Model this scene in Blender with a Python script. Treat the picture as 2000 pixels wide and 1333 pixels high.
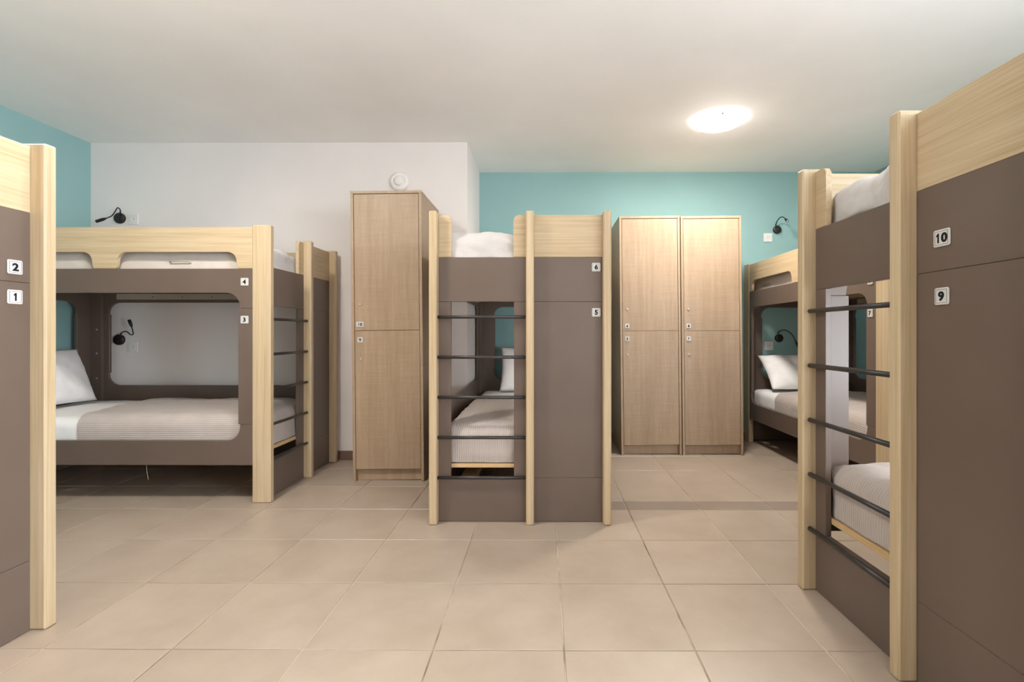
import bpy, bmesh, math, random
from mathutils import Vector, Matrix, noise

for o in list(bpy.data.objects):
    bpy.data.objects.remove(o)
scn = bpy.context.scene
COL = scn.collection
random.seed(7)

# ------------------------------------------------------------------ camera
F = 960.0            # focal length in pixels of the 2000 px wide frame
H = 1.087            # eye height
YAW = 0.3 * math.pi / 180
VPX, VPY = 1062.0, 652.0
UPP = VPX - F * math.tan(YAW)
cam = bpy.data.cameras.new('camera')
cam.sensor_width = 36.0
cam.lens = 36.0 * F / 2000.0
cam.shift_x = (1000.0 - UPP) / 2000.0
cam.shift_y = (VPY - 666.5) / 2000.0
cam.clip_start = 0.02
camo = bpy.data.objects.new('camera', cam)
COL.objects.link(camo)
camo.location = (0, 0, H)
camo.rotation_euler = (math.pi / 2, 0, YAW)
scn.camera = camo


def at(u, v, X=None, Y=None, Z=None):
    """room point seen at pixel (u, v) on the plane X=, Y= or Z= const"""
    a, b = (u - UPP) / F, -(v - VPY) / F
    dx = a * math.cos(YAW) - math.sin(YAW)
    dy = a * math.sin(YAW) + math.cos(YAW)
    if Y is not None:
        t = Y / dy
    elif X is not None:
        t = X / dx
    else:
        t = (Z - H) / b
    return Vector((dx * t, dy * t, H + b * t))


# ------------------------------------------------------------------ colour management
vs = scn.view_settings
vs.view_transform = 'Standard'
vs.look = 'None'
vs.gamma = 1.0
vs.use_curve_mapping = False
vs.exposure = 0.95

# ------------------------------------------------------------------ room measures
XL, XR = -3.926, 3.38
YW, YT, YB = 4.24, 5.035, -1.60      # white wall, teal wall, rear (window) wall
XC = -0.66                           # corner of the projecting white wall
ZC = 2.739                           # ceiling
WY0, WY1, WZ0, WZ1 = -1.45, 0.80, 0.06, 2.42   # glazed door in the right wall, beside the viewer

# ------------------------------------------------------------------ world, daylight and added ceiling fill
E_WIN, E_FILL, E_WORLD, S_BACK, S_FRONT = 190.0, 280.0, 4.2, 112.0, 122.0
w = bpy.data.worlds.new('sky')
scn.world = w
w.use_nodes = True
bg = w.node_tree.nodes['Background']
bg.inputs[0].default_value = (0.80, 0.90, 1.0, 1)
bg.inputs[1].default_value = E_WORLD


def daylight(name, sx, sy, energy, col, loc, rot):
    al = bpy.data.lights.new(name, 'AREA')
    al.shape = 'RECTANGLE'
    al.size, al.size_y = sx, sy
    al.energy = energy
    al.color = col
    ao = bpy.data.objects.new(name, al)
    COL.objects.link(ao)
    ao.location = loc
    ao.rotation_euler = rot


WYM = (WY0 + WY1) / 2
# sky light entering through the glazed door, and an unseen fill light added outside, facing up to brighten the ceiling
daylight('window_daylight', WZ1 - WZ0, WY1 - WY0, E_WIN, (0.82, 0.91, 1.0), (XR + 0.22, WYM, (WZ0 + WZ1) / 2), (0, math.pi / 2, 0))
daylight('ceiling_fill', 5.0, WY1 - WY0 + 3.0, E_FILL, (1.0, 0.98, 0.95), (XR + 2.75, WYM, 0.02), (math.pi, 0, 0))
LAMP_COLOR = (1.0, 0.935, 0.86)
scn.cycles.diffuse_bounces = 8
scn.cycles.max_bounces = 12


# ------------------------------------------------------------------ materials
def s2l(r, g, b):
    f = lambda c: (c / 12.92 if c <= 0.04045 else ((c + 0.055) / 1.055) ** 2.4)
    return (f(r / 255), f(g / 255), f(b / 255), 1)


class NT:
    def __init__(self, name, rough=0.5, spec=0.5):
        self.m = bpy.data.materials.new(name)
        self.m.use_nodes = True
        self.t = self.m.node_tree
        self.b = self.t.nodes['Principled BSDF']
        self.b.inputs['Roughness'].default_value = rough
        self.b.inputs['Specular IOR Level'].default_value = spec

    def n(self, typ, **kw):
        nd = self.t.nodes.new(typ)
        for k, v in kw.items():
            if k in nd.inputs:
                nd.inputs[k].default_value = v
            else:
                setattr(nd, k, v)
        return nd

    def l(self, a, b):
        self.t.links.new(a, b)

    def coords(self, scale=(1, 1, 1), rand=False):
        tc = self.n('ShaderNodeTexCoord')
        mp = self.n('ShaderNodeMapping')
        mp.inputs['Scale'].default_value = scale
        self.l(tc.outputs['Object'], mp.inputs['Vector'])
        if rand:
            oi = self.n('ShaderNodeObjectInfo')
            mu = self.n('ShaderNodeMath', operation='MULTIPLY')
            mu.inputs[1].default_value = 37.0
            self.l(oi.outputs['Random'], mu.inputs[0])
            self.l(mu.outputs[0], mp.inputs['Location'])
        return mp.outputs[0]

    def noise(self, vec, scale=5, detail=3, rough=0.55):
        nz = self.n('ShaderNodeTexNoise')
        nz.inputs['Scale'].default_value = scale
        nz.inputs['Detail'].default_value = detail
        nz.inputs['Roughness'].default_value = rough
        self.l(vec, nz.inputs['Vector'])
        return nz.outputs['Fac']

    def ramp(self, fac, stops):
        r = self.n('ShaderNodeValToRGB')
        e = r.color_ramp.elements
        while len(e) < len(stops):
            e.new(0.5)
        for i, (p, c) in enumerate(stops):
            e[i].position = p
            e[i].color = c
        self.l(fac, r.inputs[0])
        return r.outputs[0]

    def mix(self, fac, a, b, mode='MIX'):
        m = self.n('ShaderNodeMix', data_type='RGBA', blend_type=mode)
        for sock, val in ((0, fac), (6, a), (7, b)):
            if hasattr(val, 'links'):
                self.l(val, m.inputs[sock])
            else:
                m.inputs[sock].default_value = val
        return m.outputs[2]

    def bump(self, h, strength=0.2, dist=0.002):
        b = self.n('ShaderNodeBump')
        b.inputs['Strength'].default_value = strength
        b.inputs['Distance'].default_value = dist
        self.l(h, b.inputs['Height'])
        self.l(b.outputs[0], self.b.inputs['Normal'])

    def color(self, c):
        if hasattr(c, 'links'):
            self.l(c, self.b.inputs['Base Color'])
        else:
            self.b.inputs['Base Color'].default_value = c
        return self.m


def plaster(name, rgb, dv=3):
    t = NT(name, 0.75, 0.25)
    v = t.coords()
    f = t.noise(v, 1.6, 4)
    a = s2l(*[max(0, c - dv) for c in rgb])
    b = s2l(*[min(255, c + dv) for c in rgb])
    t.bump(t.noise(v, 60, 3), 0.06, 0.002)
    return t.color(t.ramp(f, [(0.3, a), (0.7, b)]))


M = {}
M['white_wall'] = plaster('white_plaster', (228, 222, 219))
M['ceiling'] = plaster('ceiling_paint', (247, 245, 243))
M['teal'] = plaster('teal_paint', (146, 182, 181), 2)


def flat(name, rgb, rough=0.5, spec=0.5, metal=0.0):
    t = NT(name, rough, spec)
    t.b.inputs['Metallic'].default_value = metal
    v = t.coords()
    f = t.noise(v, 14, 2)
    a = s2l(*[c * 0.97 for c in rgb])
    return t.color(t.ramp(f, [(0.35, a), (0.65, s2l(*rgb))]))


M['plate_white'] = flat('white_plastic', (228, 226, 222), 0.35)
M['plate_edge'] = flat('white_plate_rim', (205, 203, 200), 0.3)
M['alarm'] = flat('white_alarm_plastic', (232, 229, 226), 0.4)
M['plate_line'] = flat('grey_plate_line', (112, 106, 100), 0.5)
M['ink'] = flat('black_print', (26, 24, 24), 0.6, 0.2)
M['black_metal'] = flat('black_metal', (34, 31, 31), 0.42, 0.5)
M['rung'] = flat('rung_black', (48, 44, 43), 0.38, 0.5)
M['steel'] = flat('brushed_steel', (190, 184, 176), 0.35, 0.5, 0.8)
M['strip'] = flat('ledger_strip', (176, 166, 152), 0.5, 0.4)
M['baseboard'] = flat('skirting_tile', (120, 98, 86), 0.4, 0.4)
M['alu'] = flat('window_frame_white', (232, 232, 232), 0.4)
M['dark_slot'] = flat('slot_shadow_gap', (70, 52, 38), 0.7, 0.1)
M['cord'] = flat('thread_pale', (190, 180, 165), 0.8, 0.1)


def wood(name, axis, lo=(178, 155, 121), hi=(201, 182, 152)):
    """pale ash laminate, grain along the given local axis"""
    t = NT(name, 0.42, 0.4)
    sc = [46, 46, 46]
    sc[axis] = 1.1
    v = t.coords(tuple(sc), True)
    f1 = t.noise(v, 1.0, 5, 0.6)
    sc2 = [190, 190, 190]
    sc2[axis] = 3.0
    v2 = t.coords(tuple(sc2), True)
    f2 = t.noise(v2, 1.0, 2)
    c = t.ramp(f1, [(0.25, s2l(*lo)), (0.75, s2l(*hi))])
    g = t.ramp(f2, [(0.35, (0.90, 0.87, 0.82, 1)), (0.6, (1, 1, 1, 1))])
    t.bump(f2, 0.05, 0.001)
    return t.color(t.mix(1.0, c, g, 'MULTIPLY'))


for i, a in enumerate('xyz'):
    M['wood_' + a] = wood('pale_ash_' + a, i)
    M['slat_' + a] = wood('plain_pine_' + a, i, (186, 152, 108), (214, 184, 140))


def taupe():
    t = NT('taupe_laminate', 0.40, 0.42)
    v = t.coords((1, 1, 1), False)
    f = t.noise(v, 3, 3)
    t.bump(t.noise(v, 420, 2), 0.05, 0.0006)
    return t.color(t.ramp(f, [(0.3, s2l(99, 84, 74)), (0.7, s2l(104, 89, 79))]))


M['taupe'] = taupe()


def locker_wood(name, lo, hi):
    t = NT(name, 0.45, 0.4)
    v = t.coords((26, 26, 1.2), True)
    f1 = t.noise(v, 1.0, 4, 0.6)
    vh = t.coords((3.5, 3.5, 330), True)
    f2 = t.noise(vh, 1.0, 3, 0.65)
    vv = t.coords((240, 240, 8), True)
    f3 = t.noise(vv, 1.0, 2)
    c = t.ramp(f1, [(0.22, s2l(*lo)), (0.8, s2l(*hi))])
    g = t.ramp(f2, [(0.34, (0.87, 0.85, 0.83, 1)), (0.58, (1, 1, 1, 1))])
    g3 = t.ramp(f3, [(0.35, (0.90, 0.88, 0.86, 1)), (0.6, (1, 1, 1, 1))])
    t.bump(f2, 0.08, 0.001)
    return t.color(t.mix(1.0, t.mix(1.0, c, g, 'MULTIPLY'), g3, 'MULTIPLY'))


M['locker'] = locker_wood('sawn_oak_laminate', (157, 133, 108), (178, 156, 131))


def fabric(name, rgb, rib=False, quilt=False, bump=0.25):
    t = NT(name, 0.88, 0.15)
    t.b.inputs['Sheen Weight'].default_value = 0.15
    v = t.coords()
    f = t.noise(v, 9, 3)
    a = s2l(*[c * 0.965 for c in rgb])
    if rib:
        wv = t.n('ShaderNodeTexWave', wave_type='BANDS', bands_direction='Y')
        wv.inputs['Scale'].default_value = 24
        wv.inputs['Distortion'].default_value = 0.6
        t.l(v, wv.inputs['Vector'])
        wz = t.n('ShaderNodeTexWave', wave_type='BANDS', bands_direction='Z')
        wz.inputs['Scale'].default_value = 24
        wz.inputs['Distortion'].default_value = 0.6
        t.l(v, wz.inputs['Vector'])
        tc = t.n('ShaderNodeTexCoord')
        sp = t.n('ShaderNodeSeparateXYZ')
        t.l(tc.outputs['Normal'], sp.inputs[0])
        ab = t.n('ShaderNodeMath', operation='ABSOLUTE')
        t.l(sp.outputs['Y'], ab.inputs[0])
        gt = t.n('ShaderNodeMath', operation='GREATER_THAN')
        gt.inputs[1].default_value = 0.6
        t.l(ab.outputs[0], gt.inputs[0])
        mx = t.n('ShaderNodeMix', data_type='FLOAT')
        t.l(gt.outputs[0], mx.inputs[0])
        t.l(wv.outputs['Fac'], mx.inputs[2])
        t.l(wz.outputs['Fac'], mx.inputs[3])
        t.bump(mx.outputs[0], 0.35, 0.003)
        base = t.ramp(f, [(0.3, a), (0.7, s2l(*rgb))])
        dk = t.ramp(mx.outputs[0], [(0.1, (0.90, 0.89, 0.88, 1)), (0.7, (1, 1, 1, 1))])
        return t.color(t.mix(1.0, base, dk, 'MULTIPLY'))
    if quilt:
        vq = t.coords((1, 1, 1))
        vo = t.n('ShaderNodeTexVoronoi', feature='SMOOTH_F1')
        vo.inputs['Scale'].default_value = 16
        t.l(vq, vo.inputs['Vector'])
        t.bump(vo.outputs['Distance'], 0.5, 0.012)
    else:
        t.bump(t.noise(v, 30, 4), bump, 0.006)
    return t.color(t.ramp(f, [(0.3, a), (0.7, s2l(*rgb))]))


M['sheet'] = fabric('white_cotton', (240, 238, 237))
M['blanket'] = fabric('ribbed_grey_blanket', (186, 175, 168), rib=True)
M['mattress'] = fabric('quilted_ticking', (206, 195, 184), quilt=True)
M['cover'] = fabric('mattress_protector', (198, 193, 190), bump=0.6)


def tile_mat(name, lo, hi):
    t = NT(name, 0.36, 0.45)
    oi = t.n('ShaderNodeObjectInfo')
    v = t.coords((1, 1, 1), True)
    f = t.noise(v, 3.2, 5, 0.62)
    c = t.ramp(f, [(0.28, s2l(*lo)), (0.72, s2l(*hi))])
    tint = t.ramp(oi.outputs['Random'], [(0.0, (0.94, 0.94, 0.93, 1)), (1.0, (1, 1, 1, 1))])
    t.bump(t.noise(v, 55, 3), 0.04, 0.001)
    return t.color(t.mix(1.0, c, tint, 'MULTIPLY'))


M['tile'] = tile_mat('beige_floor_tile', (159, 143, 127), (173, 158, 143))
M['tile_strip'] = tile_mat('grey_beige_strip_tile', (136, 122, 109), (144, 130, 117))


def grout():
    t = NT('grout', 0.9, 0.1)
    v = t.coords()
    f = t.noise(v, 1.3, 4, 0.7)
    return t.color(t.ramp(f, [(0.36, s2l(104, 87, 70)), (0.52, s2l(188, 172, 154)), (0.7, s2l(202, 188, 172))]))


M['grout'] = grout()


def glow(name, col, strength):
    t = NT(name, 0.3, 0.5)
    t.b.inputs['Base Color'].default_value = (0.9, 0.9, 0.88, 1)
    t.b.inputs['Emission Color'].default_value = (*col, 1)
    t.b.inputs['Emission Strength'].default_value = strength
    return t.m


M['lamp_glass_back'] = glow('lit_opal_glass_back', LAMP_COLOR, S_BACK)
M['lamp_rim'] = glow('lit_opal_glass_rim', LAMP_COLOR, 9.0)
M['lamp_glass_front'] = glow('lit_opal_glass_front', LAMP_COLOR, S_FRONT)
M['lens'] = glow('reading_lens', (1, 0.97, 0.9), 1.2)


def glass():
    m = bpy.data.materials.new('clear_window_glass')
    m.use_nodes = True
    t = m.node_tree
    t.nodes.clear()
    o = t.nodes.new('ShaderNodeOutputMaterial')
    a = t.nodes.new('ShaderNodeBsdfTransparent')
    b = t.nodes.new('ShaderNodeBsdfGlossy')
    b.inputs['Roughness'].default_value = 0.02
    x = t.nodes.new('ShaderNodeMixShader')
    x.inputs[0].default_value = 0.06
    t.links.new(a.outputs[0], x.inputs[1])
    t.links.new(b.outputs[0], x.inputs[2])
    t.links.new(x.outputs[0], o.inputs[0])
    return m


M['glass'] = glass()

# ------------------------------------------------------------------ mesh helpers
MESH = {}


def finish(bm, name, mat, smooth=False):
    bmesh.ops.recalc_face_normals(bm, faces=bm.faces)
    me = bpy.data.meshes.new(name)
    bm.to_mesh(me)
    bm.free()
    me.materials.append(M[mat])
    if smooth:
        for p in me.polygons:
            p.use_smooth = True
    return me


def box_mesh(name, x0, x1, y0, y1, z0, z1, mat, bevel=0.0, seg=1):
    k = ('box', name, *(round(q, 5) for q in (x0, x1, y0, y1, z0, z1)), mat, bevel)
    if k in MESH:
        return MESH[k]
    bm = bmesh.new()
    x0, x1, y0, y1, z0, z1 = min(x0, x1), max(x0, x1), min(y0, y1), max(y0, y1), min(z0, z1), max(z0, z1)
    bmesh.ops.create_cube(bm, size=1.0)
    for v in bm.verts:
        v.co = Vector((x0 if v.co.x < 0 else x1, y0 if v.co.y < 0 else y1, z0 if v.co.z < 0 else z1))
    if bevel:
        bmesh.ops.bevel(bm, geom=list(bm.edges), offset=bevel, segments=seg, affect='EDGES', profile=0.5)
    MESH[k] = finish(bm, name, mat)
    return MESH[k]


def prism_mesh(name, pts, plane, a0, a1, mat, bevel=0.002):
    """polygon in plane 'xz' (extruded along y) or 'yz' (extruded along x) or 'xy'"""
    k = ('prism', name, tuple((round(p, 5), round(q, 5)) for p, q in pts), plane, round(a0, 5), round(a1, 5), mat)
    if k in MESH:
        return MESH[k]
    bm = bmesh.new()
    mk = {'xz': lambda p, q, a: (p, a, q), 'yz': lambda p, q, a: (a, p, q), 'xy': lambda p, q, a: (p, q, a)}[plane]
    lo = [bm.verts.new(mk(p, q, a0)) for p, q in pts]
    hi = [bm.verts.new(mk(p, q, a1)) for p, q in pts]
    n = len(pts)
    f0 = bm.faces.new(lo)
    f1 = bm.faces.new(list(reversed(hi)))
    for i in range(n):
        bm.faces.new((lo[i], lo[(i + 1) % n], hi[(i + 1) % n], hi[i]))
    if bevel:
        es = list(set(f0.edges) | set(f1.edges))
        bmesh.ops.bevel(bm, geom=es, offset=bevel, segments=1, affect='EDGES', profile=0.5)
    MESH[k] = finish(bm, name, mat)
    return MESH[k]


def obj(name, me, parent=None, loc=None):
    o = bpy.data.objects.new(name, me)
    COL.objects.link(o)
    if parent is not None:
        o.parent = parent
    if loc is not None:
        o.location = loc
    return o


def tag(o, label=None, cat=None, group=None, kind=None):
    if label:
        o['label'] = label
    if cat:
        o['category'] = cat
    if group:
        o['group'] = group
    if kind:
        o['kind'] = kind
    return o


def thing(name, label, cat, loc, rz=0.0, group=None):
    e = bpy.data.objects.new(name, None)
    e.empty_display_size = 0.1
    COL.objects.link(e)
    e.location = loc
    e.rotation_euler = (0, 0, rz)
    return tag(e, label, cat, group)


def lathe_mesh(name, prof, mat, seg=28, smooth=True):
    """profile [(r, h)] turned around local z"""
    bm = bmesh.new()
    rings = []
    for r, h in prof:
        if r < 1e-6:
            rings.append([bm.verts.new((0, 0, h))])
        else:
            rings.append([bm.verts.new((r * math.cos(2 * math.pi * i / seg), r * math.sin(2 * math.pi * i / seg), h)) for i in range(seg)])
    for a, b in zip(rings, rings[1:]):
        for i in range(seg):
            j = (i + 1) % seg
            if len(a) == 1 and len(b) > 1:
                bm.faces.new((a[0], b[i], b[j]))
            elif len(b) == 1 and len(a) > 1:
                bm.faces.new((a[i], a[j], b[0]))
            elif len(a) > 1:
                bm.faces.new((a[i], a[j], b[j], b[i]))
    return finish(bm, name, mat, smooth)


def tube_mesh(name, pts, rad, mat, seg=10, sub=6):
    """smooth tube through points (Catmull-Rom); rad number or list per control point"""
    P = [Vector(p) for p in pts]
    R = rad if isinstance(rad, (list, tuple)) else [rad] * len(P)
    path, rr = [], []
    for i in range(len(P) - 1):
        p0, p1, p2, p3 = P[max(i - 1, 0)], P[i], P[i + 1], P[min(i + 2, len(P) - 1)]
        for s in range(sub):
            t = s / sub
            path.append(0.5 * ((2 * p1) + (p2 - p0) * t + (2 * p0 - 5 * p1 + 4 * p2 - p3) * t * t + (3 * p1 - p0 - 3 * p2 + p3) * t ** 3))
            rr.append(R[i] + (R[i + 1] - R[i]) * t)
    path.append(P[-1])
    rr.append(R[-1])
    bm = bmesh.new()
    rings = []
    ref = Vector((0.13, 0.21, 0.97))
    for i, p in enumerate(path):
        d = (path[min(i + 1, len(path) - 1)] - path[max(i - 1, 0)]).normalized()
        a = d.cross(ref)
        if a.length < 1e-3:
            a = d.cross(Vector((1, 0, 0)))
        a.normalize()
        b = d.cross(a)
        rings.append([bm.verts.new(p + rr[i] * (a * math.cos(2 * math.pi * k / seg) + b * math.sin(2 * math.pi * k / seg))) for k in range(seg)])
    for r0, r1 in zip(rings, rings[1:]):
        for k in range(seg):
            j = (k + 1) % seg
            bm.faces.new((r0[k], r0[j], r1[j], r1[k]))
    bm.faces.new(rings[0])
    bm.faces.new(list(reversed(rings[-1])))
    return finish(bm, name, mat, True)


# ------------------------------------------------------------------ room shell
def wall(name, x0, x1, y0, y1, z0, z1, mat):
    return tag(obj(name, box_mesh(name, x0, x1, y0, y1, z0, z1, mat)), kind='structure')


T = 0.15
tag(wall('wall_left', XL - T, XL, YB - T, YT + T, -0.1, ZC, 'teal'), 'teal painted wall on the left of the room')
tag(wall('wall_rear', XL, XR, YB - T, YB, -0.1, ZC, 'white_wall'), 'white wall behind the viewer')
tag(wall('wall_back', XC, XR, YT, YT + T, -0.1, ZC, 'teal'), 'teal painted back wall behind the lockers')
tag(wall('wall_projection', XL, XC, YW, YT + T, -0.1, ZC, 'white_wall'), 'white projecting wall behind the left bunk and locker')
tag(wall('ceiling', XL - T, XR + T, YB - T, YT + T, ZC, ZC + 0.12, 'ceiling'), 'plain white ceiling')


def right_wall():
    bm = bmesh.new()
    for (y0, y1, z0, z1) in ((YB - T, WY0, -0.1, ZC), (WY1, YT + T, -0.1, ZC), (WY0, WY1, WZ1, ZC), (WY0, WY1, -0.1, WZ0)):
        r = bmesh.ops.create_cube(bm, size=1.0)
        for v in r['verts']:
            v.co = Vector((XR if v.co.x < 0 else XR + T, y0 if v.co.y < 0 else y1, z0 if v.co.z < 0 else z1))
    return finish(bm, 'wall_right', 'teal')


tag(obj('wall_right', right_wall()), 'teal painted wall on the right of the room', kind='structure')
win = thing('window_1', None, None, (XR + 0.07, WYM, WZ0))
tag(win, 'wide glazed balcony door letting in daylight', kind='structure')
hw, hh = (WY1 - WY0) / 2, WZ1 - WZ0
for y0, y1, z0, z1 in ((-hw, -hw + 0.05, 0, hh), (hw - 0.05, hw, 0, hh), (-0.03, 0.03, 0.05, hh - 0.05), (-hw + 0.05, hw - 0.05, 0, 0.05), (-hw + 0.05, hw - 0.05, hh - 0.05, hh)):
    obj('frame', box_mesh('frame', -0.03, 0.03, y0, y1, z0, z1, 'alu'), win)
obj('pane', box_mesh('pane', -0.004, 0.004, -hw + 0.05, -0.03, 0.05, hh - 0.05, 'glass'), win)
obj('pane', box_mesh('pane', -0.004, 0.004, 0.03, hw - 0.05, 0.05, hh - 0.05, 'glass'), win)

# floor: grout bed with single tiles
floor = tag(obj('floor', box_mesh('floor', XL, XR, YB, YT, -0.1, -0.0035, 'grout')), 'beige square tiled floor', kind='structure')
TS = 0.45
JX = 0.069
JY = 1.686
GAP = 0.005


def tile(x0, x1, y0, y1, mat='tile'):
    if x1 - x0 < 0.03 or y1 - y0 < 0.03:
        return
    hx, hy = (x1 - x0 - GAP) / 2, (y1 - y0 - GAP) / 2
    k = ('tile', round(hx, 4), round(hy, 4), mat)
    if k not in MESH:
        bm = bmesh.new()
        e = 0.0018
        lo = [bm.verts.new((sx * hx, sy * hy, -0.006)) for sx, sy in ((-1, -1), (1, -1), (1, 1), (-1, 1))]
        md = [bm.verts.new((sx * hx, sy * hy, -e)) for sx, sy in ((-1, -1), (1, -1), (1, 1), (-1, 1))]
        hi = [bm.verts.new((sx * (hx - e), sy * (hy - e), 0)) for sx, sy in ((-1, -1), (1, -1), (1, 1), (-1, 1))]
        bm.faces.new(hi)
        for a, b in ((lo, md), (md, hi)):
            for i in range(4):
                j = (i + 1) % 4
                bm.faces.new((a[i], a[j], b[j], b[i]))
        MESH[k] = finish(bm, 'floor_tile', mat)
    obj('floor_tile', MESH[k], floor, ((x0 + x1) / 2, (y0 + y1) / 2, random.uniform(-0.0004, 0.0003)))


xs = [XL + 0.004] + [JX + TS * k for k in range(-9, 9) if XL + 0.02 < JX + TS * k < XR - 0.02] + [XR - 0.004]
ys_left = [YB + 0.004] + [JY + TS * k for k in range(-8, 8) if YB + 0.02 < JY + TS * k < YW - 0.02] + [YW - 0.012]
ys_right = [y for y in ys_left if y < 3.05] + [3.187, 3.905, 4.355, 4.805, YT - 0.012]
for xa, xb in zip(xs, xs[1:]):
    left = xa < -0.5
    ys = ys_left if left else ys_right
    for ya, yb in zip(ys, ys[1:]):
        strip = (not left) and abs(ya - 3.036) < 0.01
        tile(xa, xb, ya, yb, 'tile_strip' if strip else 'tile')


def baseboard(name, x0, x1, y0, y1):
    o = obj(name, box_mesh(name, x0, x1, y0, y1, 0.0, 0.075, 'baseboard', 0.003))
    tag(o, 'brown tile skirting along the ' + name.split('_')[1] + ' wall', kind='structure')


baseboard('baseboard_projection', XL + 0.011, XC + 0.01, YW - 0.010, YW)
baseboard('baseboard_left', XL, XL + 0.010, YB, YW - 0.011)
baseboard('baseboard_back', XC + 0.011, XR - 0.011, YT - 0.010, YT)
baseboard('baseboard_right', XR - 0.010, XR, WY1 + 0.03, YT)

# ------------------------------------------------------------------ number plates
def glyph(ch, size):
    """flat outline mesh data of one digit, centred, height about 0.72 size"""
    hgt = 0.72 * size
    if ch == '1':
        pts = [(0.10, -0.5), (0.10, 0.5), (-0.035, 0.5), (-0.09, 0.40), (-0.20, 0.315), (-0.20, 0.155), (-0.10, 0.20), (-0.06, 0.235), (-0.06, -0.5)]
        return [(x * hgt * 1.05, y * hgt) for x, y in pts], None
    cu = bpy.data.curves.new('digits', 'FONT')
    cu.body = ch
    cu.size = size
    cu.align_x = 'CENTER'
    cu.align_y = 'CENTER'
    cu.extrude = 0.0006
    cu.offset = size * 0.040
    cu.resolution_u = 6
    tmp = bpy.data.objects.new('digits_tmp', cu)
    COL.objects.link(tmp)
    dg = bpy.context.evaluated_depsgraph_get()
    me = bpy.data.meshes.new_from_object(tmp.evaluated_get(dg))
    bpy.data.objects.remove(tmp)
    lo = [min(v.co[i] for v in me.vertices) for i in range(2)]
    hi = [max(v.co[i] for v in me.vertices) for i in range(2)]
    k = hgt / (hi[1] - lo[1])
    for v in me.vertices:
        v.co.x = (v.co.x - (lo[0] + hi[0]) / 2) * k * 1.12
        v.co.y = (v.co.y - (lo[1] + hi[1]) / 2) * k
    return None, me


def text_mesh(txt, size):
    key = ('txt', txt, size)
    if key in MESH:
        return MESH[key]
    bm = bmesh.new()
    for i, ch in enumerate(txt):
        dx = (i - (len(txt) - 1) / 2) * size * 0.56
        pts, me = glyph(ch, size)
        if pts:
            lo = [bm.verts.new((x + dx, y, -0.0006)) for x, y in pts]
            up = [bm.verts.new((x + dx, y, 0.0006)) for x, y in pts]
            bm.faces.new(lo)
            bm.faces.new(list(reversed(up)))
            for q in range(len(pts)):
                r = (q + 1) % len(pts)
                bm.faces.new((lo[q], lo[r], up[r], up[q]))
        else:
            tmp = bmesh.new()
            tmp.from_mesh(me)
            for v in tmp.verts:
                v.co.x += dx
            me2 = bpy.data.meshes.new('g')
            tmp.to_mesh(me2)
            tmp.free()
            bm.from_mesh(me2)
    MESH[key] = finish(bm, 'digits', 'ink')
    return MESH[key]


def rounded_rect(w_, h_, r, n=4):
    pts = []
    for cx, cy, a0 in ((w_ / 2 - r, h_ / 2 - r, 0), (-w_ / 2 + r, h_ / 2 - r, 90), (-w_ / 2 + r, -h_ / 2 + r, 180), (w_ / 2 - r, -h_ / 2 + r, 270)):
        for i in range(n + 1):
            a = math.radians(a0 + 90 * i / n)
            pts.append((cx + r * math.cos(a), cy + r * math.sin(a)))
    return pts


def number_plate(parent, txt, loc, rot, size=0.05, wide=None):
    """plate lying in its local xy plane, facing local +z"""
    wd = wide or size
    p = obj('number_plate', prism_mesh('number_plate', rounded_rect(wd, size, size * 0.12), 'xy', 0.0, 0.005, 'plate_edge', 0.0015), parent)
    p.location = loc
    p.rotation_euler = rot
    p['label'] = 'white plate with the number ' + txt
    f = obj('plate_frame', box_frame(wd * 0.80, size * 0.80, size * 0.022), p, (0, 0, 0.0052))
    d = obj('digits', text_mesh(txt, size * 0.78), p, (0, 0, 0.0056))
    return p


def box_frame(w_, h_, t):
    k = ('frame', round(w_, 5), round(h_, 5))
    if k in MESH:
        return MESH[k]
    bm = bmesh.new()
    for (x0, x1, y0, y1) in ((-w_ / 2, w_ / 2, h_ / 2 - t, h_ / 2), (-w_ / 2, w_ / 2, -h_ / 2, -h_ / 2 + t),
                             (-w_ / 2, -w_ / 2 + t, -h_ / 2 + t, h_ / 2 - t), (w_ / 2 - t, w_ / 2, -h_ / 2 + t, h_ / 2 - t)):
        r = bmesh.ops.create_cube(bm, size=1.0)
        for v in r['verts']:
            v.co = Vector((x0 if v.co.x < 0 else x1, y0 if v.co.y < 0 else y1, -0.0004 if v.co.z < 0 else 0.0004))
    MESH[k] = finish(bm, 'plate_frame', 'plate_line')
    return MESH[k]


# ------------------------------------------------------------------ bunk bed
# local frame: x from the foot (ladder) end into the bed, y = -d where d runs from the ladder side, z up
L, W = 2.10, 1.035
PT, PD, PH = 0.045, 0.118, 1.785        # post thickness, depth, height
RT = 1.772                              # rail top
Z_RAIL, Z_UB, Z_SEAM = 1.504, 1.350, 1.250
E = 0.055                               # end panels stand behind the post faces


def arc(cx, cz, r, a0, a1, n=8):
    return [(cx + r * math.cos(math.radians(a0 + (a1 - a0) * i / n)), cz + r * math.sin(math.radians(a0 + (a1 - a0) * i / n))) for i in range(n + 1)]


def top_board(p0, p1, s0, s1):
    """upper board outline p0..p1 with rounded brackets down to the seam; s0, s1 = stile edges"""
    R, g = 0.088, 0.012
    pts = [(p0, Z_RAIL), (p0, Z_SEAM), (s0 - g, Z_SEAM)]
    pts += [(s0 - g, Z_SEAM + 0.008)]
    pts += arc(s0 - g + R, Z_UB - R, R, 180, 90)
    pts += arc(s1 + g - R, Z_UB - R, R, 90, 0)
    pts += [(s1 + g, Z_SEAM + 0.008), (s1 + g, Z_SEAM), (p1, Z_SEAM), (p1, Z_RAIL)]
    return pts


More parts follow.
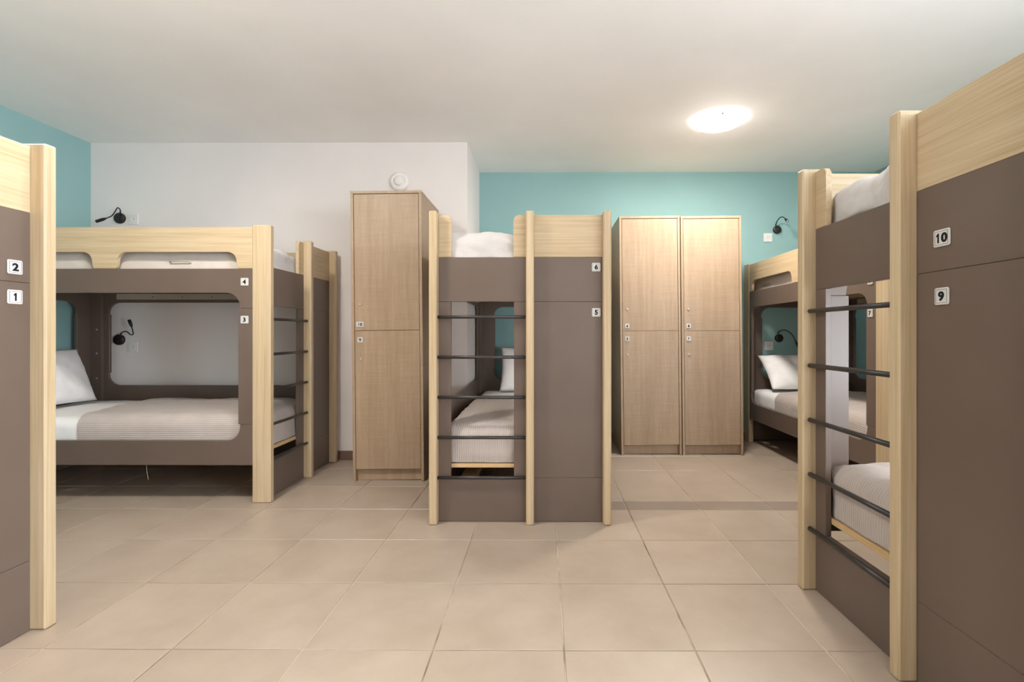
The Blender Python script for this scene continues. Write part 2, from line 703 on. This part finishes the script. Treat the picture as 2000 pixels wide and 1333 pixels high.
def low_board(p0, p1, s0, s1, zb, zt):
    R, g = 0.088, 0.012
    zs = zt + 0.105
    pts = [(p0, zs), (p0, zb), (p1, zb), (p1, zs), (s1 + g, zs), (s1 + g, zs - 0.008)]
    pts += arc(s1 + g - R, zt + R, R, 0, -90)
    pts += arc(s0 - g + R, zt + R, R, 270, 180)
    pts += [(s0 - g, zs - 0.008), (s0 - g, zs)]
    return pts


def rail_outline(p0, p1, cuts):
    """guard rail with round-cornered notches in the lower edge"""
    R, zt = 0.055, 1.612
    pts = [(p0, RT), (p0, Z_RAIL + 0.001)]
    for a, b in cuts:
        pts += [(a - 0.012, Z_RAIL + 0.001)] + [(a - 0.004, Z_RAIL + 0.012), (a, Z_RAIL + 0.03)]
        pts += arc(a + R, zt - R, R, 180, 90, 6)
        pts += arc(b - R, zt - R, R, 90, 0, 6)
        pts += [(b, Z_RAIL + 0.03), (b + 0.004, Z_RAIL + 0.012), (b + 0.012, Z_RAIL + 0.001)]
    pts += [(p1, Z_RAIL + 0.001), (p1, RT)]
    return pts


def ear(d0, d1, round_hi):
    """small piece of end rail with one rounded top corner; in y = -d"""
    z0, z1, r = 1.529, RT, 0.032
    if round_hi:      # inner edge is d1
        pts = [(-d0, z0), (-d0, z1)] + [(-(d1 - r) - r * math.sin(math.radians(a)), z1 - r + r * math.cos(math.radians(a))) for a in range(0, 91, 15)] + [(-d1, z0)]
    else:
        pts = [(-d1, z0), (-d1, z1)] + [(-(d0 + r) + r * math.sin(math.radians(a)), z1 - r + r * math.cos(math.radians(a))) for a in range(0, 91, 15)] + [(-d0, z0)]
    return pts


SEAT = 0.33        # top of the lower slats
UPPER = 1.45       # top of the upper slats
POST_D = (0.0, 0.551, W - PT)


def build_bed(label, loc, rz, entry, plates, beam=False):
    b = thing('bunk_bed', label, 'bunk bed', loc, rz, 'bunk beds of the dormitory')
    # posts
    for d in POST_D:
        obj('post', box_mesh('post', 0, PD, -d - PT, -d, 0, PH, 'wood_z', 0.006), b)
    for d in (0.0, W - PT):
        obj('post', box_mesh('post', L - PD, L, -d - PT, -d, 0, PH, 'wood_z', 0.006), b)
    # foot end, ladder half
    xa, xb = E, E + 0.024
    d0, d1 = PT, POST_D[1]
    obj('end_board', box_mesh('end_board', xa, xb, -d0, -d1, 1.272, 1.528, 'taupe', 0.0012), b)
    obj('end_board', box_mesh('end_board', xa, xb, -d0, -d1, 0.002, 0.256, 'taupe', 0.0012), b)
    obj('end_stile', box_mesh('end_stile', xa, xb, -d0, -(d0 + 0.071), 0.257, 1.271, 'taupe', 0.0012), b)
    obj('end_stile', box_mesh('end_stile', xa, xb, -(d1 - 0.071), -d1, 0.257, 1.271, 'taupe', 0.0012), b)
    obj('end_rail', prism_mesh('end_rail', ear(d0, d0 + 0.074, True), 'yz', xa, xb, 'wood_y'), b)
    obj('end_rail', prism_mesh('end_rail', ear(d1 - 0.074, d1, False), 'yz', xa, xb, 'wood_y'), b)
    for z in (1.182, 0.952, 0.722, 0.492, 0.262):
        k = 'rung_mesh'
        if k not in MESH:
            MESH[k] = tube_mesh('rung', [(0, -d0 + 0.0, 0), (0, -(d0 + d1) / 2, 0), (0, -d1, 0)], 0.0095, 'rung', 12, 1)
        obj('rung', MESH[k], b, (0.030, 0, z))
    # foot end, closed half
    e0, e1 = POST_D[1] + PT, POST_D[2]
    obj('end_rail', box_mesh('end_rail', xa, xb, -e0, -e1, 1.529, RT, 'wood_y', 0.0015), b)
    obj('end_board', box_mesh('end_board', xa, xb, -e0, -e1, 1.272, 1.528, 'taupe', 0.0012), b)
    obj('end_board', box_mesh('end_board', xa, xb, -e0, -e1, 0.2565, 1.271, 'taupe', 0.0012), b)
    obj('end_board', box_mesh('end_board', xa, xb, -e0, -e1, 0.002, 0.2555, 'taupe', 0.0012), b)
    # long sides
    p0, p1 = PD, L - PD
    s0, s1 = PD + 0.090, L - PD - 0.050
    for side in ('ladder', 'panel'):
        ya, yb = (-0.003, -0.027) if side == 'ladder' else (-(W - 0.027), -(W - 0.003))
        zt = 0.398 if side == entry else 0.648
        mid = (p0 + p1) / 2 + 0.02
        cuts = [(s0 + 0.01, mid - 0.08), (mid + 0.08, s1 - 0.01)]
        obj('guard_rail', prism_mesh('guard_rail', rail_outline(p0, p1, cuts), 'xz', ya, yb, 'wood_x'), b)
        obj('side_board', prism_mesh('side_board', top_board(p0, p1, s0, s1), 'xz', ya, yb, 'taupe', 0.0012), b)
        obj('side_board', prism_mesh('side_board', low_board(p0, p1, s0, s1, 0.242 if side == entry else 0.012, zt), 'xz', ya, yb, 'taupe', 0.0012), b)
        for q0, q1 in ((p0, s0), (s1, p1)):
            obj('side_stile', box_mesh('side_stile', q0, q1, ya, yb, zt + 0.106, Z_SEAM - 0.001, 'taupe', 0.0012), b)
        # ledger strips with screws
        yc = -0.040 if side == 'ladder' else -(W - 0.040)
        yi = yb if side == 'ladder' else ya
        for zz in (UPPER - 0.075, SEAT - 0.075):
            st = obj('ledger_strip', box_mesh('ledger_strip', 0.16, L - 0.24, yi, yc, zz, zz + 0.048, 'strip', 0.001), b)
            if zz > 1 and side != entry:
                for q in range(6):
                    me = MESH.setdefault('screw', lathe_mesh('screw', [(0, 0.0015), (0.004, 0.001), (0.005, 0)], 'black_metal', 8) if 'screw' not in MESH else None)
                    s = obj('screw', me, st, (0.30 + q * 0.25, yc + (0.0004 if side == 'panel' else -0.0004), zz + 0.022))
                    s.rotation_euler = (-math.pi / 2 if side == 'panel' else math.pi / 2, 0, 0)
                    if side == 'panel':
                        s.rotation_euler = (-math.pi / 2, 0, 0)
        yq = (-0.0275, -(PT + 0.006)) if side == 'ladder' else (-(W - 0.0275), -(W - PT - 0.006))
        obj('corner_board', box_mesh('corner_board', p1 - 0.006, L - 0.031, yq[0], yq[1], 0.242, Z_RAIL, 'taupe', 0.001), b)
        if side != entry:
            for q in range(3):
                me = MESH.setdefault('cap', lathe_mesh('screw_cap', [(0, 0.003), (0.006, 0.002), (0.008, 0)], 'strip', 10) if 'cap' not in MESH else None)
                s = obj('screw_cap', me, b, (p1 + 0.035, (-(PT + 0.006) if side == 'ladder' else -(W - PT - 0.006)), (1.12, 0.92, 0.71)[q]))
                s.rotation_euler = (-math.pi / 2 if side == 'panel' else math.pi / 2, 0, 0)
    # head end
    xa, xb = L - 0.030, L - 0.006
    h0, h1 = -(W - PT), -PT
    t0, t1 = h0 + 0.125, h1 - 0.125
    obj('head_rail', box_mesh('head_rail', xa, xb, h0, h1, Z_RAIL + 0.001, RT, 'wood_y', 0.0015), b)
    obj('head_board', prism_mesh('head_board', top_board(h0, h1, t0, t1), 'yz', xa, xb, 'taupe', 0.0012), b)
    obj('head_board', prism_mesh('head_board', low_board(h0, h1, t0, t1, 0.012, 0.63), 'yz', xa, xb, 'taupe', 0.0012), b)
    for q0, q1 in ((h0, t0), (t1, h1)):
        obj('head_stile', box_mesh('head_stile', xa, xb, q0, q1, 0.736, Z_SEAM - 0.001, 'taupe', 0.0012), b)
    # slatted bases
    for zt in (SEAT, UPPER):
        for k in range(12):
            x = 0.13 + k * (L - 0.30) / 11
            obj('slat', box_mesh('slat', -0.042, 0.042, -0.029, -(W - 0.029), -0.018, 0, 'slat_y', 0.0015), b, (x, 0, zt - 0.002))
    obj('base_rail', box_mesh('base_rail', 0.080, 0.100, -0.05, -(W - 0.05), SEAT - 0.024, SEAT - 0.001, 'slat_y', 0.0015), b)
    if beam:
        obj('support_beam', box_mesh('support_beam', 0.12, L - 0.05, -0.150, -0.235, 0.170, 0.215, 'slat_x', 0.0015), b)
    # number plates
    for txt, where, c, z in plates:
        sz = 0.050
        wd = 0.058 if len(txt) > 1 else None
        if where == 'foot':
            number_plate(b, txt, (E, -c, z), (math.pi / 2, 0, -math.pi / 2), sz, wd)
        else:           # on the ladder-side long face, which looks towards +y
            number_plate(b, txt, (c, -0.003, z), (math.pi / 2, 0, math.pi), sz, wd)
    return b


BEDS = {
    'left': ((-1.825, 0.80, 0), math.pi),
    'back_left': ((-1.752, 3.140, 0), math.pi),
    'centre': ((-0.652, 2.780, 0), math.pi / 2),
    'back_right': ((2.045, 2.925, 0), math.pi / 2),
    'right': ((1.096, 2.132, 0), math.radians(0.9)),
}
NAME = {'left': 'the bunk bed at the left edge', 'back_left': 'the bunk bed along the white wall', 'centre': 'the middle bunk bed',
        'back_right': 'the bunk bed beside the locker pair', 'right': 'the bunk bed at the right edge'}
build_bed('taupe and ash bunk bed numbered 1 and 2 at the left edge', *BEDS['left'], 'panel',
          [('2', 'foot', 0.935, 1.323), ('1', 'foot', 0.935, 1.217)])
build_bed('taupe and ash bunk bed numbered 3 and 4, long side facing the viewer', *BEDS['back_left'], 'ladder',
          [('4', 'side', 0.166, 1.419), ('3', 'side', 0.166, 1.176)])
build_bed('taupe and ash bunk bed numbered 5 and 6, standing in the middle end-on', *BEDS['centre'], 'panel',
          [('6', 'foot', 0.954, 1.470), ('5', 'foot', 0.954, 1.209)], beam=True)
build_bed('taupe and ash bunk bed numbered 7 and 8 beside the two lockers', *BEDS['back_right'], 'ladder',
          [('8', 'side', 0.166, 1.419), ('7', 'side', 0.166, 1.215)])
build_bed('taupe and ash bunk bed numbered 9 and 10 at the right edge', *BEDS['right'], 'ladder',
          [('10', 'foot', 0.696, 1.366), ('9', 'foot', 0.696, 1.196)])


# ------------------------------------------------------------------ bedding
def shell(name, x0, x1, y0, y1, z0, z1, r, mat, n=(60, 30, 8), amp=0.004, freq=7.0, seed=0, crown=0.0,
          open_bottom=False, open_head=False, hem=None, folds=0.0, slump=0.0):
    """rounded, slightly wrinkled block; hem(x, y) lifts the lower edge of a cloth"""
    nx, ny, nz = n
    bm = bmesh.new()
    verts = {}
    hx, hy, hz = (x1 - x0) / 2, (y1 - y0) / 2, (z1 - z0) / 2
    c = Vector(((x0 + x1) / 2, (y0 + y1) / 2, (z0 + z1) / 2))

    def V(i, j, k):
        key = (i, j, k)
        if key in verts:
            return verts[key]
        p = Vector((-hx + 2 * hx * i / nx, -hy + 2 * hy * j / ny, -hz + 2 * hz * k / nz))
        q = Vector((max(-hx + r, min(hx - r, p.x)), max(-hy + r, min(hy - r, p.y)), max(-hz + r, min(hz - r, p.z))))
        d = p - q
        nrm = d.normalized() if d.length > 1e-6 else Vector((0, 0, 1))
        p = q + nrm * r
        wpos = p + c
        s = Vector((seed * 3.1, seed * 1.7, seed * 0.9))
        a = amp * noise.fractal(wpos * freq + s, 0.9, 2.0, 3)
        if folds:
            a += folds * (0.5 - abs(noise.noise(Vector((wpos.x * 2.5, wpos.y * 5, wpos.z * 9)) + s))) * 1.3
        wpos = wpos + nrm * a
        if k > nz / 2 and crown:
            ex = 1 - (2 * i / nx - 1) ** 2
            ey = 1 - (2 * j / ny - 1) ** 2
            wpos.z += crown * (max(ex, 0) * max(ey, 0)) ** 0.5 * (k / nz * 2 - 1)
        if hem:
            hz_ = hem(wpos.x, wpos.y)
            if wpos.z < hz_:
                wpos.z = hz_ + (wpos.z - hz_) * 0.02
        verts[key] = bm.verts.new(wpos)
        return verts[key]

    for i in range(nx):
        for j in range(ny):
            bm.faces.new((V(i, j, nz), V(i + 1, j, nz), V(i + 1, j + 1, nz), V(i, j + 1, nz)))
            if not open_bottom:
                bm.faces.new((V(i, j, 0), V(i, j + 1, 0), V(i + 1, j + 1, 0), V(i + 1, j, 0)))
    for i in range(nx):
        for k in range(nz):
            bm.faces.new((V(i, 0, k), V(i + 1, 0, k), V(i + 1, 0, k + 1), V(i, 0, k + 1)))
            bm.faces.new((V(i, ny, k), V(i, ny, k + 1), V(i + 1, ny, k + 1), V(i + 1, ny, k)))
    for j in range(ny):
        for k in range(nz):
            bm.faces.new((V(0, j, k), V(0, j, k + 1), V(0, j + 1, k + 1), V(0, j + 1, k)))
            if not open_head:
                bm.faces.new((V(nx, j, k), V(nx, j + 1, k), V(nx, j + 1, k + 1), V(nx, j, k + 1)))
    return finish(bm, name, mat, True)


def place(o, key, lift=0.0):
    loc, rz = BEDS[key]
    o.location = (loc[0], loc[1], loc[2] + lift)
    o.rotation_euler = (0, 0, rz)
    return o


MX0, MX1 = 0.105, L - 0.045
MY0, MY1 = -(W - 0.062), -0.062
low_mattress = shell('mattress', MX0, MX1, MY0, MY1, SEAT, 0.522, 0.05, 'mattress', (30, 16, 6), 0.003, 5)
up_mattress = shell('mattress', MX0, MX1, MY0, MY1, UPPER, 1.650, 0.045, 'mattress', (60, 24, 8), 0.004, 6)
sheet_me = shell('sheet', MX0 - 0.006, MX1 + 0.006, MY0 - 0.007, MY1 + 0.007, SEAT + 0.012, 0.528, 0.055, 'sheet', (70, 36, 9), 0.005, 6, 2, 0.006, True)


def edge_blanket(seed, xe, skew=0.0):
    """blanket lying over the sheet from the foot to xe, tucked down both sides and the foot"""
    bm = bmesh.new()
    nx, ns = 64, 56
    r, hw_ = 0.072, (MY1 - MY0) / 2 + 0.013
    yc_ = (MY0 + MY1) / 2
    zt, zb = 0.546, SEAT + 0.004
    # cross-section path (half widths) parametrised 0..1 over the sides and the top
    path = []
    side = zt - r - zb
    arcl = r * math.pi / 2
    flat_ = 2 * (hw_ - r)
    tot = 2 * side + 2 * arcl + flat_

    def sec(s):
        d = s * tot
        if d < side:
            return -hw_, zb + d, (-1, 0)
        d -= side
        if d < arcl:
            a = d / r
            return -hw_ + r - r * math.cos(a), zt - r + r * math.sin(a), (-math.cos(a), math.sin(a))
        d -= arcl
        if d < flat_:
            return -hw_ + r + d, zt, (0, 1)
        d -= flat_
        if d < arcl:
            a = d / r
            return hw_ - r + r * math.sin(a), zt - r + r * math.cos(a), (math.sin(a), math.cos(a))
        d -= arcl
        return hw_, zt - r - d, (1, 0)

    xf = MX0 - 0.014
    # lengthwise path: up the foot face, round, then along the top
    lf = zt - r - zb
    lt = lf + arcl + (xe - xf - r)
    S = Vector((seed * 3.3, seed, 0))
    grid = []
    for i in range(nx + 1):
        d = lt * i / nx
        row = []
        for j in range(ns + 1):
            y, z, nrm = sec(j / ns)
            if d < lf:
                x, drop, inx = xf, 1 - d / lf, -1.0
                zz = min(z, zb + d)
                nn = Vector((-1, 0, 0))
            elif d < lf + arcl:
                a = (d - lf) / r
                x = xf + r - r * math.cos(a)
                zz = min(z, zt - r + r * math.sin(a))
                nn = Vector((-math.cos(a), 0, math.sin(a)))
            else:
                x = xf + r + (d - lf - arcl)
                zz = z
                nn = Vector((0, nrm[0], nrm[1]))
            # round the two foot corners in plan
            cx = xf + r
            yy = y
            if x < cx and abs(y) > hw_ - r:
                dx, dy = cx - x, abs(y) - (hw_ - r)
                m = math.hypot(dx, dy)
                if m > r:
                    f = r / m
                    x = cx - dx * f
                    yy = math.copysign(hw_ - r + dy * f, y)
            p = Vector((x, yc_ + yy, zz))
            e = max(0.0, 1 - (abs(y) / hw_) ** 4)
            if zz > zt - 0.02:
                p.z += 0.018 * e * min(1, max(0, (x - xf) / 0.25))
            if d > lf + arcl:
                t = (x - cx) / (xe - cx)
                p.x += t * (0.012 * math.sin(yy * 4.3 + seed) - skew * (yy / hw_))
            a = 0.008 * noise.fractal(p * 6 + S, 0.9, 2.0, 3) + 0.004 * noise.noise(p * 2.2 + S)
            row.append(bm.verts.new(p + nn * a))
        grid.append(row)
    for i in range(nx):
        for j in range(ns):
            bm.faces.new((grid[i][j], grid[i + 1][j], grid[i + 1][j + 1], grid[i][j + 1]))
    return finish(bm, 'blanket', 'blanket', True)


def cover_mesh(seed):
    def hem(x, y):
        s = 0.012 * noise.noise(Vector((x * 5, y * 5, seed)))
        if x < MX0 + 0.06:
            return 1.520 + 2.0 * s
        edge = min(1.0, (x - MX0 - 0.06) / 0.10)
        return 1.520 + 2.0 * s + edge * 0.105
    return shell('mattress_protector', MX0 - 0.012, MX1 + 0.008, MY0 - 0.009, MY1 + 0.009, UPPER + 0.03, 1.668, 0.05, 'cover',
                 (110, 56, 14), 0.018, 5.5, seed, 0.010, True, False, hem, 0.026)


def pillow_mesh(seed):
    """cushion in its local xy plane: y across 0.66, x up 0.44, bulging in z"""
    bm = bmesh.new()
    n1, n2 = 26, 34
    hx, hy, th = 0.22, 0.34, 0.085
    top, bot = {}, {}
    for i in range(n1 + 1):
        for j in range(n2 + 1):
            a, c = -1 + 2 * i / n1, -1 + 2 * j / n2
            f = max(0.0, (1 - abs(a) ** 2.4)) ** 0.55 * max(0.0, (1 - abs(c) ** 2.6)) ** 0.55
            pin = 1 - 0.055 * (1 - abs(c) ** 2) * abs(a) ** 3 * 0.8
            pin2 = 1 - 0.055 * (1 - abs(a) ** 2) * abs(c) ** 3
            x, y = a * hx * pin, c * hy * pin2
            nz = 0.010 * noise.fractal(Vector((x * 8, y * 8, seed * 2.0)), 0.9, 2, 3)
            z = th * f + nz * f ** 0.3
            top[i, j] = bm.verts.new((x, y, z))
            if i in (0, n1) or j in (0, n2):
                bot[i, j] = top[i, j]
            else:
                bot[i, j] = bm.verts.new((x, y, -th * 0.8 * f))
    for i in range(n1):
        for j in range(n2):
            bm.faces.new((top[i, j], top[i + 1, j], top[i + 1, j + 1], top[i, j + 1]))
            q = (bot[i, j], bot[i, j + 1], bot[i + 1, j + 1], bot[i + 1, j])
            if len(set(q)) == 4:
                try:
                    bm.faces.new(q)
                except ValueError:
                    pass
    return finish(bm, 'pillow', 'sheet', True)


def handle_mesh():
    return tube_mesh('mattress_handle', [(0.065, 0, -0.012), (0.062, 0.014, -0.004), (0.040, 0.018, 0), (-0.040, 0.018, 0), (-0.062, 0.014, -0.004), (-0.065, 0, -0.012)], 0.0042, 'strip', 8, 5)


HANDLE = handle_mesh()
for n_, key in enumerate(('back_left', 'centre', 'right', 'back_right', 'left')):
    who = NAME[key]
    um = tag(place(obj('mattress', up_mattress), key), 'quilted cream mattress in the upper bunk of ' + who, 'mattress', 'upper bunk mattresses')
    if key in ('back_left', 'back_right'):
        obj('mattress_handle', HANDLE, um, (0.62 if key == 'back_left' else 1.70, MY1, 1.560))
    tag(place(obj('mattress_protector', cover_mesh(n_ + 1)), key), 'crumpled white mattress protector on the upper bunk of ' + who, 'mattress protector', 'white mattress protectors')
    tag(place(obj('mattress', low_mattress), key), 'mattress in the lower bunk of ' + who, 'mattress', 'lower bunk mattresses')
    tag(place(obj('bed_sheet', sheet_me), key), 'white fitted sheet on the lower bunk of ' + who, 'bed sheet', 'white bed sheets')
    tag(place(obj('blanket', edge_blanket(n_ + 1, {'back_left': 1.36, 'back_right': 1.56}.get(key, 1.38), {'back_left': 0.075}.get(key, 0.02))), key), 'ribbed light grey blanket on the lower bunk of ' + who, 'blanket', 'grey blankets')
    pl = obj('pillow', pillow_mesh(n_ + 1))
    loc, rz = BEDS[key]
    lean = math.radians({'back_right': 44}.get(key, 68))
    px_, pz_ = {'back_right': (0.245, 0.715), 'back_left': (0.195, 0.760)}.get(key, (0.185, 0.750))
    # local cushion x points up along the leaning direction
    m = Matrix.Translation(loc) @ Matrix.Rotation(rz, 4, 'Z') @ Matrix.Translation((L - px_, -W / 2 + (0.08 if key in ('back_left', 'back_right') else -0.06), pz_)) @ Matrix.Rotation(-lean, 4, 'Y')
    pl.matrix_world = m
    tag(pl, 'plump white pillow leaning at the head of ' + who, 'pillow', 'white pillows')


# ------------------------------------------------------------------ lockers
def locker(label, x0, width, yf, nums, tilt, first):
    """front lower left corner at (x0, yf); local x right, y to the wall, z up"""
    D, HT, S = 0.60, 2.135, 0.020
    t = thing('locker', label, 'locker', (x0, yf, 0), 0, 'tall two-door lockers')
    t.rotation_euler = (0, -tilt, 0)
    obj('side_panel', box_mesh('side_panel', 0, S, 0, D, 0, HT - S, 'locker', 0.001), t)
    obj('side_panel', box_mesh('side_panel', width - S, width, 0, D, 0, HT - S, 'locker', 0.001), t)
    obj('top_panel', box_mesh('top_panel', -0.001, width + 0.001, -0.002, D, HT - S, HT, 'locker', 0.001), t)
    obj('back_panel', box_mesh('back_panel', S, width - S, D - 0.012, D - 0.002, 0.08, HT - S, 'locker'), t)
    obj('plinth', box_mesh('plinth', S, width - S, 0.035, 0.051, 0, 0.085, 'locker', 0.001), t)
    obj('shelf', box_mesh('shelf', S, width - S, 0.030, D - 0.013, 0.086, 0.104, 'locker'), t)
    obj('shelf', box_mesh('shelf', S, width - S, 0.030, D - 0.013, 1.100, 1.118, 'locker'), t)
    g = 0.003
    split = 1.108
    for (z0, z1, num, zn, zl) in ((split + g / 2, HT - S - g, nums[0], split + 0.046, split + 0.195),
                                  (0.088, split - g / 2, nums[1], split - 0.068, split - 0.212)):
        d = obj('door', box_mesh('door', S + g, width - S - g, 0.003, 0.021, z0, z1, 'locker', 0.0015), t)
        number_plate(d, num, (S + 0.042, 0.003, zn), (math.pi / 2, 0, 0), 0.040, 0.054 if len(num) > 1 else None)
        if 'lock' not in MESH:
            MESH['lock'] = lathe_mesh('lock', [(0, 0.003), (0.004, 0.003), (0.0045, 0.006), (0.010, 0.005), (0.012, 0.0)], 'steel', 16)
        k = obj('lock', MESH['lock'], d, (S + 0.044, 0.003, zl))
        k.rotation_euler = (math.pi / 2, 0, 0)
    return t


locker('tall brown oak locker numbered 9 and 10, left of the middle bunk', -1.401, 0.522, 3.605, ('10', '9'), 0.0100, True)
locker('tall brown oak locker numbered 5 and 6, left one of the pair', 0.695, 0.540, 4.395, ('6', '5'), 0.0100, False)
locker('tall brown oak locker numbered 7 and 8, right one of the pair', 1.243, 0.540, 4.395, ('8', '7'), 0.0100, False)


# ------------------------------------------------------------------ reading lamps, sockets, detector
def reading_lamp(label, base_px, neck_px, head_px, yw, offs, r=0.042):
    """wall lamp on the wall plane y = yw: neck points are (u, v, distance from wall)"""
    c = at(*base_px, Y=yw)
    t = thing('reading_lamp', label, 'reading lamp', c, 0, 'black gooseneck reading lamps')
    bs = obj('base', lathe_mesh('base', [(r * 0.98, 0), (r, 0.004), (r, 0.018), (r * 0.93, 0.024), (r * 0.5, 0.026), (0, 0.026)], 'black_metal', 28), t)
    bs.rotation_euler = (math.pi / 2, 0, 0)
    sw = obj('switch', lathe_mesh('switch', [(0.008, 0.025), (0.008, 0.031), (0, 0.032)], 'black_metal', 12), bs, (0, -0.012, 0))
    P = [at(u, v, Y=yw - o) - c for u, v, o in neck_px]
    obj('gooseneck', tube_mesh('gooseneck', P, [0.0072] + [0.0048] * (len(P) - 1), 'black_metal', 10, 6), t)
    h0 = P[-1]
    h1 = at(head_px[0], head_px[1], Y=yw - head_px[2]) - c
    dr = (h1 - h0).normalized()
    ln = max(0.05, (h1 - h0).length)
    hd = obj('lamp_head', lathe_mesh('lamp_head', [(0, -0.004), (0.007, -0.004), (0.0105, 0.010), (0.0125, 0.016), (0.0125, ln), (0.010, ln), (0.010, ln - 0.004), (0, ln - 0.004)], 'black_metal', 16), t, h0)
    hd.rotation_mode = 'QUATERNION'
    hd.rotation_quaternion = dr.to_track_quat('Z', 'Y')
    obj('lens', lathe_mesh('lens', [(0.0085, ln - 0.0035), (0.005, ln - 0.001), (0, ln - 0.0005)], 'plate_white', 12), hd)
    return t


def socket(label, px, yw, s=0.088):
    c = at(*px, Y=yw)
    t = thing('wall_socket', label, 'socket', c, 0, 'white wall sockets')
    p = obj('cover_plate', prism_mesh('cover_plate', rounded_rect(s, s, 0.006), 'xy', 0, 0.009, 'plate_white', 0.002), t)
    p.rotation_euler = (math.pi / 2, 0, 0)
    k = obj('insert', prism_mesh('insert', rounded_rect(s * 0.62, s * 0.62, 0.004), 'xy', 0.009, 0.0115, 'plate_white', 0.001), t)
    k.rotation_euler = (math.pi / 2, 0, 0)
    if 'well' not in MESH:
        MESH['well'] = lathe_mesh('well', [(0.0215, 0.0115), (0.0225, 0.0128), (0.020, 0.0128), (0.0185, 0.0118), (0, 0.0117)], 'plate_white', 24)
        MESH['hole'] = lathe_mesh('pin_hole', [(0.0028, 0.0118), (0.0026, 0.0124), (0, 0.0124)], 'ink', 8)
    wl = obj('well', MESH['well'], t)
    wl.rotation_euler = (math.pi / 2, 0, 0)
    for sx in (-0.0095, 0.0095):
        obj('pin_hole', MESH['hole'], wl, (sx, 0, 0))


reading_lamp('black gooseneck reading lamp high on the white wall', (236, 427),
             [(234, 420, 0.028), (235, 411, 0.06), (230, 406, 0.085), (225, 413, 0.10), (218, 422, 0.11), (206, 427, 0.12)], (188, 433, 0.13), YW, None, 0.046)
reading_lamp('black gooseneck reading lamp inside the lower bunk along the white wall', (235, 664),
             [(235, 656, 0.028), (238, 650, 0.05), (247, 648, 0.075), (255, 654, 0.09), (260, 653, 0.10), (259, 646, 0.105), (257, 638, 0.11)], (252, 625, 0.115), YW, None, 0.046)
reading_lamp('black gooseneck reading lamp high on the teal wall', (1517, 449.5),
             [(1515, 441, 0.028), (1518, 432, 0.06), (1524, 425, 0.10), (1530, 424.5, 0.14), (1534, 428, 0.18)], (1538, 432.5, 0.24), YT, None, 0.041)
reading_lamp('black gooseneck reading lamp on the teal wall inside the lower bunk beside the locker pair', (1520.5, 661),
             [(1519, 652, 0.028), (1523, 647, 0.05), (1532, 645, 0.08), (1542, 649, 0.10), (1549, 657, 0.11), (1554, 667, 0.12)], (1560, 679, 0.13), YT, None, 0.041)
socket('white wall socket high on the white wall', (261, 429), YW)
socket('white wall socket inside the lower bunk along the white wall', (260, 678), YW)
socket('white wall socket high on the teal wall', (1499.5, 464.5), YT)
socket('white wall socket on the teal wall inside the lower bunk beside the locker pair', (1501, 676), YT)

c = at(780.5, 356, Y=YW)
sd = thing('smoke_detector', 'round white smoke detector on the white wall above the locker', 'smoke detector', c)
q = obj('housing', lathe_mesh('housing', [(0.080, 0), (0.082, 0.012), (0.078, 0.022), (0.066, 0.030), (0.052, 0.032), (0.049, 0.029), (0.043, 0.029), (0.041, 0.033), (0.0, 0.034)], 'alarm', 36), sd)
q.rotation_euler = (math.pi / 2, 0, 0)
q2 = obj('sensor_cap', lathe_mesh('sensor_cap', [(0.036, 0.033), (0.035, 0.041), (0.030, 0.044), (0, 0.045)], 'alarm', 28), sd)
q2.rotation_euler = (math.pi / 2, 0, 0)


def ceiling_lamp(label, x, y, rot, mat):
    t = thing('ceiling_lamp', label, 'ceiling lamp', (x, y, ZC), rot, 'round ceiling lamps')
    obj('glass_rim', lathe_mesh('glass_rim', [(0.150, 0), (0.163, -0.006), (0.168, -0.016), (0.166, -0.026), (0.158, -0.034)], 'lamp_rim', 40), t)
    obj('glass_dish', lathe_mesh('glass_dish', [(0.158, -0.034), (0.140, -0.040), (0.09, -0.046), (0, -0.049)], mat, 40), t)
    for k in range(3):
        a = math.radians(k * 120)
        cl = obj('clip', lathe_mesh('clip', [(0, -0.011), (0.009, -0.008), (0.011, 0), (0.009, 0.012), (0, 0.014)], 'steel', 12), t, (0.166 * math.cos(a), 0.166 * math.sin(a), -0.020))


p = at(1404, 247, Z=ZC - 0.05)
ceiling_lamp('lit round glass ceiling lamp with small metal clips', p.x, p.y, math.radians(20), 'lamp_glass_back')
ceiling_lamp('lit round ceiling lamp nearest to the left bunks', -1.75, 1.85, 0, 'lamp_glass_front')

# loose threads hanging from two bunks
a = at(286, 908, Y=3.165)
bb = at(290, 938, Y=3.165)
tag(obj('loose_thread', tube_mesh('loose_thread', [a, (a + bb) / 2 + Vector((-0.003, 0, 0)), bb], 0.0011, 'cord', 5, 4)), 'loose pale thread hanging below the lower bunk along the white wall', 'thread')
